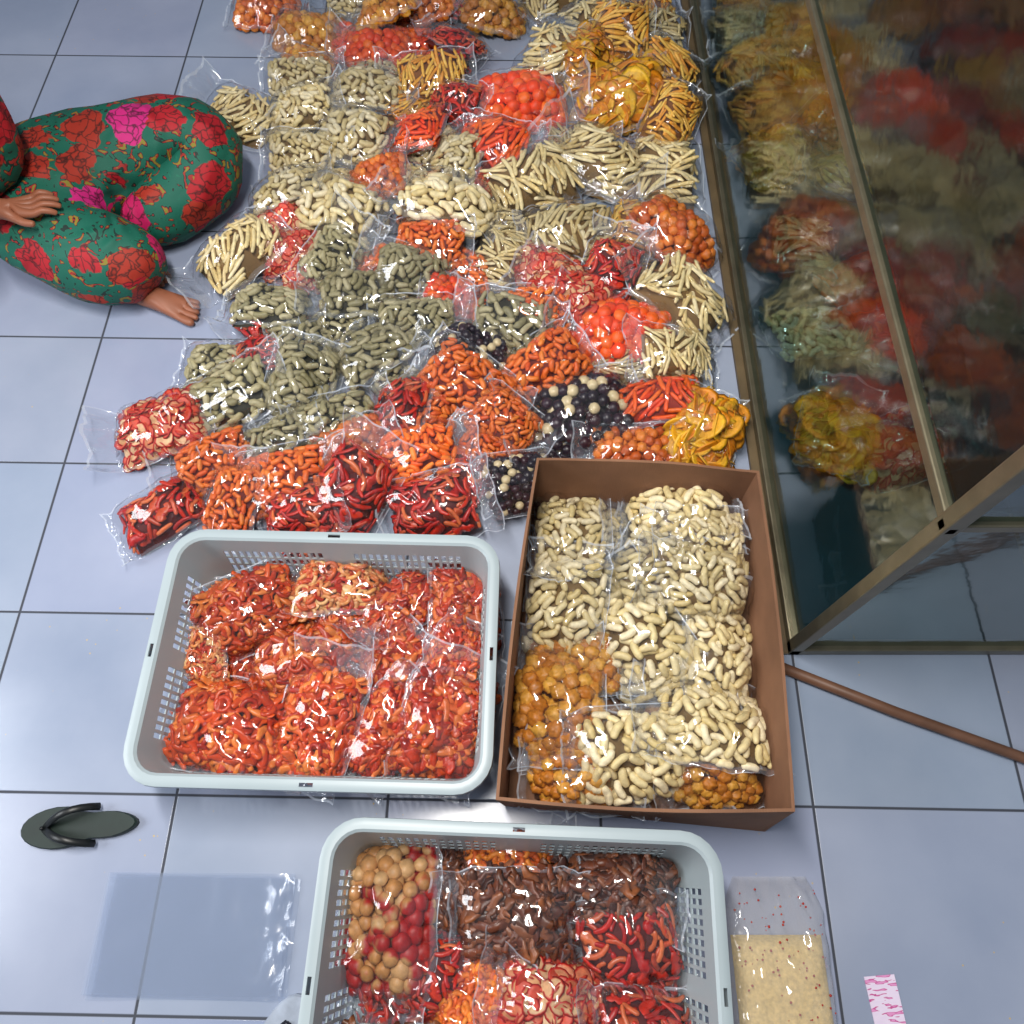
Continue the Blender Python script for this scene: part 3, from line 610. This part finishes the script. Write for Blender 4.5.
skin('floral_dress',[
 [pel,(-1.43,1.66,.28,.135),(-1.42,1.655,.42,.13),(-1.40,1.65,.53,.10),(-1.39,1.65,.58,.05)],
 [pel,(-1.26,1.82,.16,.15),(-1.08,1.90,.17,.155),(-.93,1.93,.17,.14),(-.90,1.85,.13,.12),(-1.02,1.74,.10,.11),(-1.16,1.66,.08,.08)],
 [pel,(-1.30,1.55,.13,.14),(-1.16,1.51,.13,.13),(-1.07,1.50,.12,.115),(-1.02,1.47,.08,.075)],
 [(-1.40,1.65,.53,.10),(-1.42,1.80,.51,.065),(-1.52,1.93,.36,.055),(-1.56,1.98,.26,.048)],
 [(-1.40,1.65,.53,.10),(-1.42,1.50,.51,.065),(-1.47,1.42,.38,.055),(-1.45,1.44,.33,.048),(-1.41,1.47,.31,.042)]],FLO,0,2,.03)
def hand(px,py,pz,dirx,diry,side=1):
    d=Vector((dirx,diry,0)).normalized(); p=Vector((-d.y,d.x,0))*side; ch=[]
    c=Vector((px,py,pz)); wrist=c-d*.05+Vector((0,0,.02))
    for i,(off,L) in enumerate(((-.03,.055),(-.01,.068),(.011,.064),(.03,.05))):
        k=c+d*.035+p*off; seg=L/2.6
        a=k+d*seg+Vector((0,0,.006+.002*i)); b=a+d*seg*.85+Vector((0,0,-.008)); e=b+d*seg*.6+Vector((0,0,-.011))
        ch.append([(*wrist,.024),(*(c+p*off*.6),.017),(*k,.0105),(*a,.009),(*b,.0085),(*e,.007)])
    k=c-d*.015-p*.03; ch.append([(*wrist,.024),(*k,.013),(*(k+d*.022-p*.02+Vector((0,0,-.004))),.0105),(*(k+d*.048-p*.028+Vector((0,0,-.008))),.0085)])
    return wrist,ch
w1,ch1=hand(-1.31,1.54,.28,1,.3)
skin('right_arm_and_hand',[[(-1.46,1.45,.335,.036),(-1.41,1.48,.32,.032),(*w1,.024)]]+ch1,SKIN,0,2)
w2,ch2=hand(-1.56,2.07,.03,.1,1,side=-1)
skin('left_arm_and_hand',[[(-1.55,1.97,.28,.036),(-1.56,1.99,.18,.032),(*w2,.024)]]+ch2,SKIN,0,2)
def foot(name,hx,hy,dx,dy):
    d=Vector((dx,dy,0)).normalized(); p=Vector((-d.y,d.x,0)); h=Vector((hx,hy,.035)); ch=[[(*(h+Vector((-.02,.01,.05))),.036),(*h,.034),(*(h+d*.07+Vector((0,0,-.002))),.034),(*(h+d*.12+Vector((0,0,-.01))),.028)]]
    b=h+d*.12+Vector((0,0,-.01))
    for i,(o_,L) in enumerate(((-.028,.05),(-.010,.05),(.005,.045),(.018,.038),(.030,.03))):
        ch.append([(*b,.028),(*(b+d*.02+p*o_+Vector((0,0,-.006))),.012),(*(b+d*(.02+L*.6)+p*o_*1.15+Vector((0,0,-.008))),.0105 if i else .013),(*(b+d*(.02+L)+p*o_*1.2+Vector((0,0,-.012))),.008 if i else .011)])
    skin(name,ch,SKIN)
foot('right_foot',-1.10,1.475,1,-.35)
foot('left_foot',-1.16,1.66,.6,-.8)
bm=bmesh.new(); bmesh.ops.create_uvsphere(bm,u_segments=40,v_segments=28,radius=1)
for v in bm.verts:
    p=v.co.copy(); x,y,z=p.x*.092,p.y*.075,p.z*.115
    if p.z<0: k=1+.28*p.z; y*=k; x*=1+.08*p.z
    if p.x>0:
        x+=.026*math.exp(-((p.y/.16)**2+((p.z+.12)/.16)**2))
        x-=.012*sum(math.exp(-(((p.y-s*.38)/.17)**2+((p.z-.1)/.12)**2)) for s in(-1,1))
        x+=.008*math.exp(-((p.y/.28)**2+((p.z+.45)/.09)**2))
        x+=.008*math.exp(-((p.y/.3)**2+((p.z+.8)/.15)**2))
    v.co=Vector((x,y,z))
me=bpy.data.meshes.new('head'); bm.to_mesh(me); bm.free(); me.materials.append(SKIN); me.polygons.foreach_set('use_smooth',[True]*len(me.polygons))
hd=link(bpy.data.objects.new('head',me)); hd.parent=wo; hd.location=(.05,0,.74); hd.rotation_euler=(0,math.radians(22),0)
skin('neck',[[(-1.40,1.65,.55,.05),(-1.385,1.65,.62,.043),(-1.37,1.65,.68,.045)]],SKIN)
HAIR=simple('black_hair',(18,14,14),.45,0,60,.4)
bm=bmesh.new(); bmesh.ops.create_uvsphere(bm,u_segments=32,v_segments=22,radius=1)
dele=[v for v in bm.verts if v.co.x>.25 and v.co.z<.62 or v.co.z<-.45]
for v in bm.verts: 
    p=v.co.copy(); v.co=Vector((p.x*.1-.006,p.y*.083,p.z*.122+.004))
bmesh.ops.delete(bm,geom=dele,context='VERTS')
me=bpy.data.meshes.new('hair'); bm.to_mesh(me); bm.free(); me.materials.append(HAIR); me.polygons.foreach_set('use_smooth',[True]*len(me.polygons))
h=link(bpy.data.objects.new('hair',me)); h.parent=hd
tv,tf,_=ball(.042,.05); o=mesh_obj('hair_bun',tv.tolist(),tf,[HAIR],hd,True); o.location=(-.105,0,.0)
EYE=simple('eye_white',(230,225,220),.2); IR=simple('iris',(30,18,12),.2); LIP=simple('lips',(140,60,56),.4)
for s in(-1,1):
    tv,tf,_=ball(.0125,0); o=mesh_obj('eye_%s'%('l' if s>0 else 'r'),tv.tolist(),tf,[EYE],hd,True); o.location=(.071,s*.029,.011)
    tv,tf,_=ball(.006,0); o=mesh_obj('iris_%s'%('l' if s>0 else 'r'),tv.tolist(),tf,[IR],hd,True); o.location=(.080,s*.029,.010)
    tv,tf,_=ring(.018,.006,6,14); o=mesh_obj('ear_%s'%('l' if s>0 else 'r'),tv.tolist(),tf,[SKIN],hd,True); o.location=(-.005,s*.077,-.005); o.rotation_euler=(math.radians(90),0,math.radians(s*20)); o.scale=(.8,1.5,1)
tv,tf,_=capsule(.042,.006,-.004,1,8,7,2); o=mesh_obj('lips',tv.tolist(),tf,[LIP],hd,True); o.location=(.0875,0,-.052); o.rotation_euler=(0,0,math.radians(90))

# ------------------------------------------------------------------ instantiate bags
cnt={}
for g,lst in GROUP.items():
    if g=='@showcase': e=sc; c=Vector((sx,sy,0))
    else: c=sum((m.translation for _,_,m in lst),Vector())/len(lst); c.z=0; e=empty(g,(c.x,c.y,0))
    for k,me,M in lst:
        cnt[k]=cnt.get(k,0)+1
        o=link(bpy.data.objects.new('%s_%d'%(KIN[k]['g'],cnt[k]),me)); o.parent=e
        M=M.copy(); M.translation-=c; o.matrix_basis=M

# ------------------------------------------------------------------ light
w=bpy.data.worlds.new('room_ambient'); SC.world=w; w.use_nodes=True; bg=w.node_tree.nodes['Background']; bg.inputs[0].default_value=(.82,.89,1,1); bg.inputs[1].default_value=.22
def area(name,loc,tgt,sx_,sy_,en,col):
    l=bpy.data.lights.new(name,'AREA'); l.shape='RECTANGLE'; l.size=sx_; l.size_y=sy_; l.energy=en; l.color=col
    o=link(bpy.data.objects.new(name,l)); o.location=loc; o.rotation_euler=(Vector(tgt)-Vector(loc)).to_track_quat('-Z','Y').to_euler(); return o
area('ceiling_tube_light',(-.4,.6,2.75),(-.2,.7,0),1.25,.16,84,(1,.96,.90))
area('window_light',(-2.9,.2,1.9),(-.2,.8,0),1.3,1.3,60,(.93,.96,1))
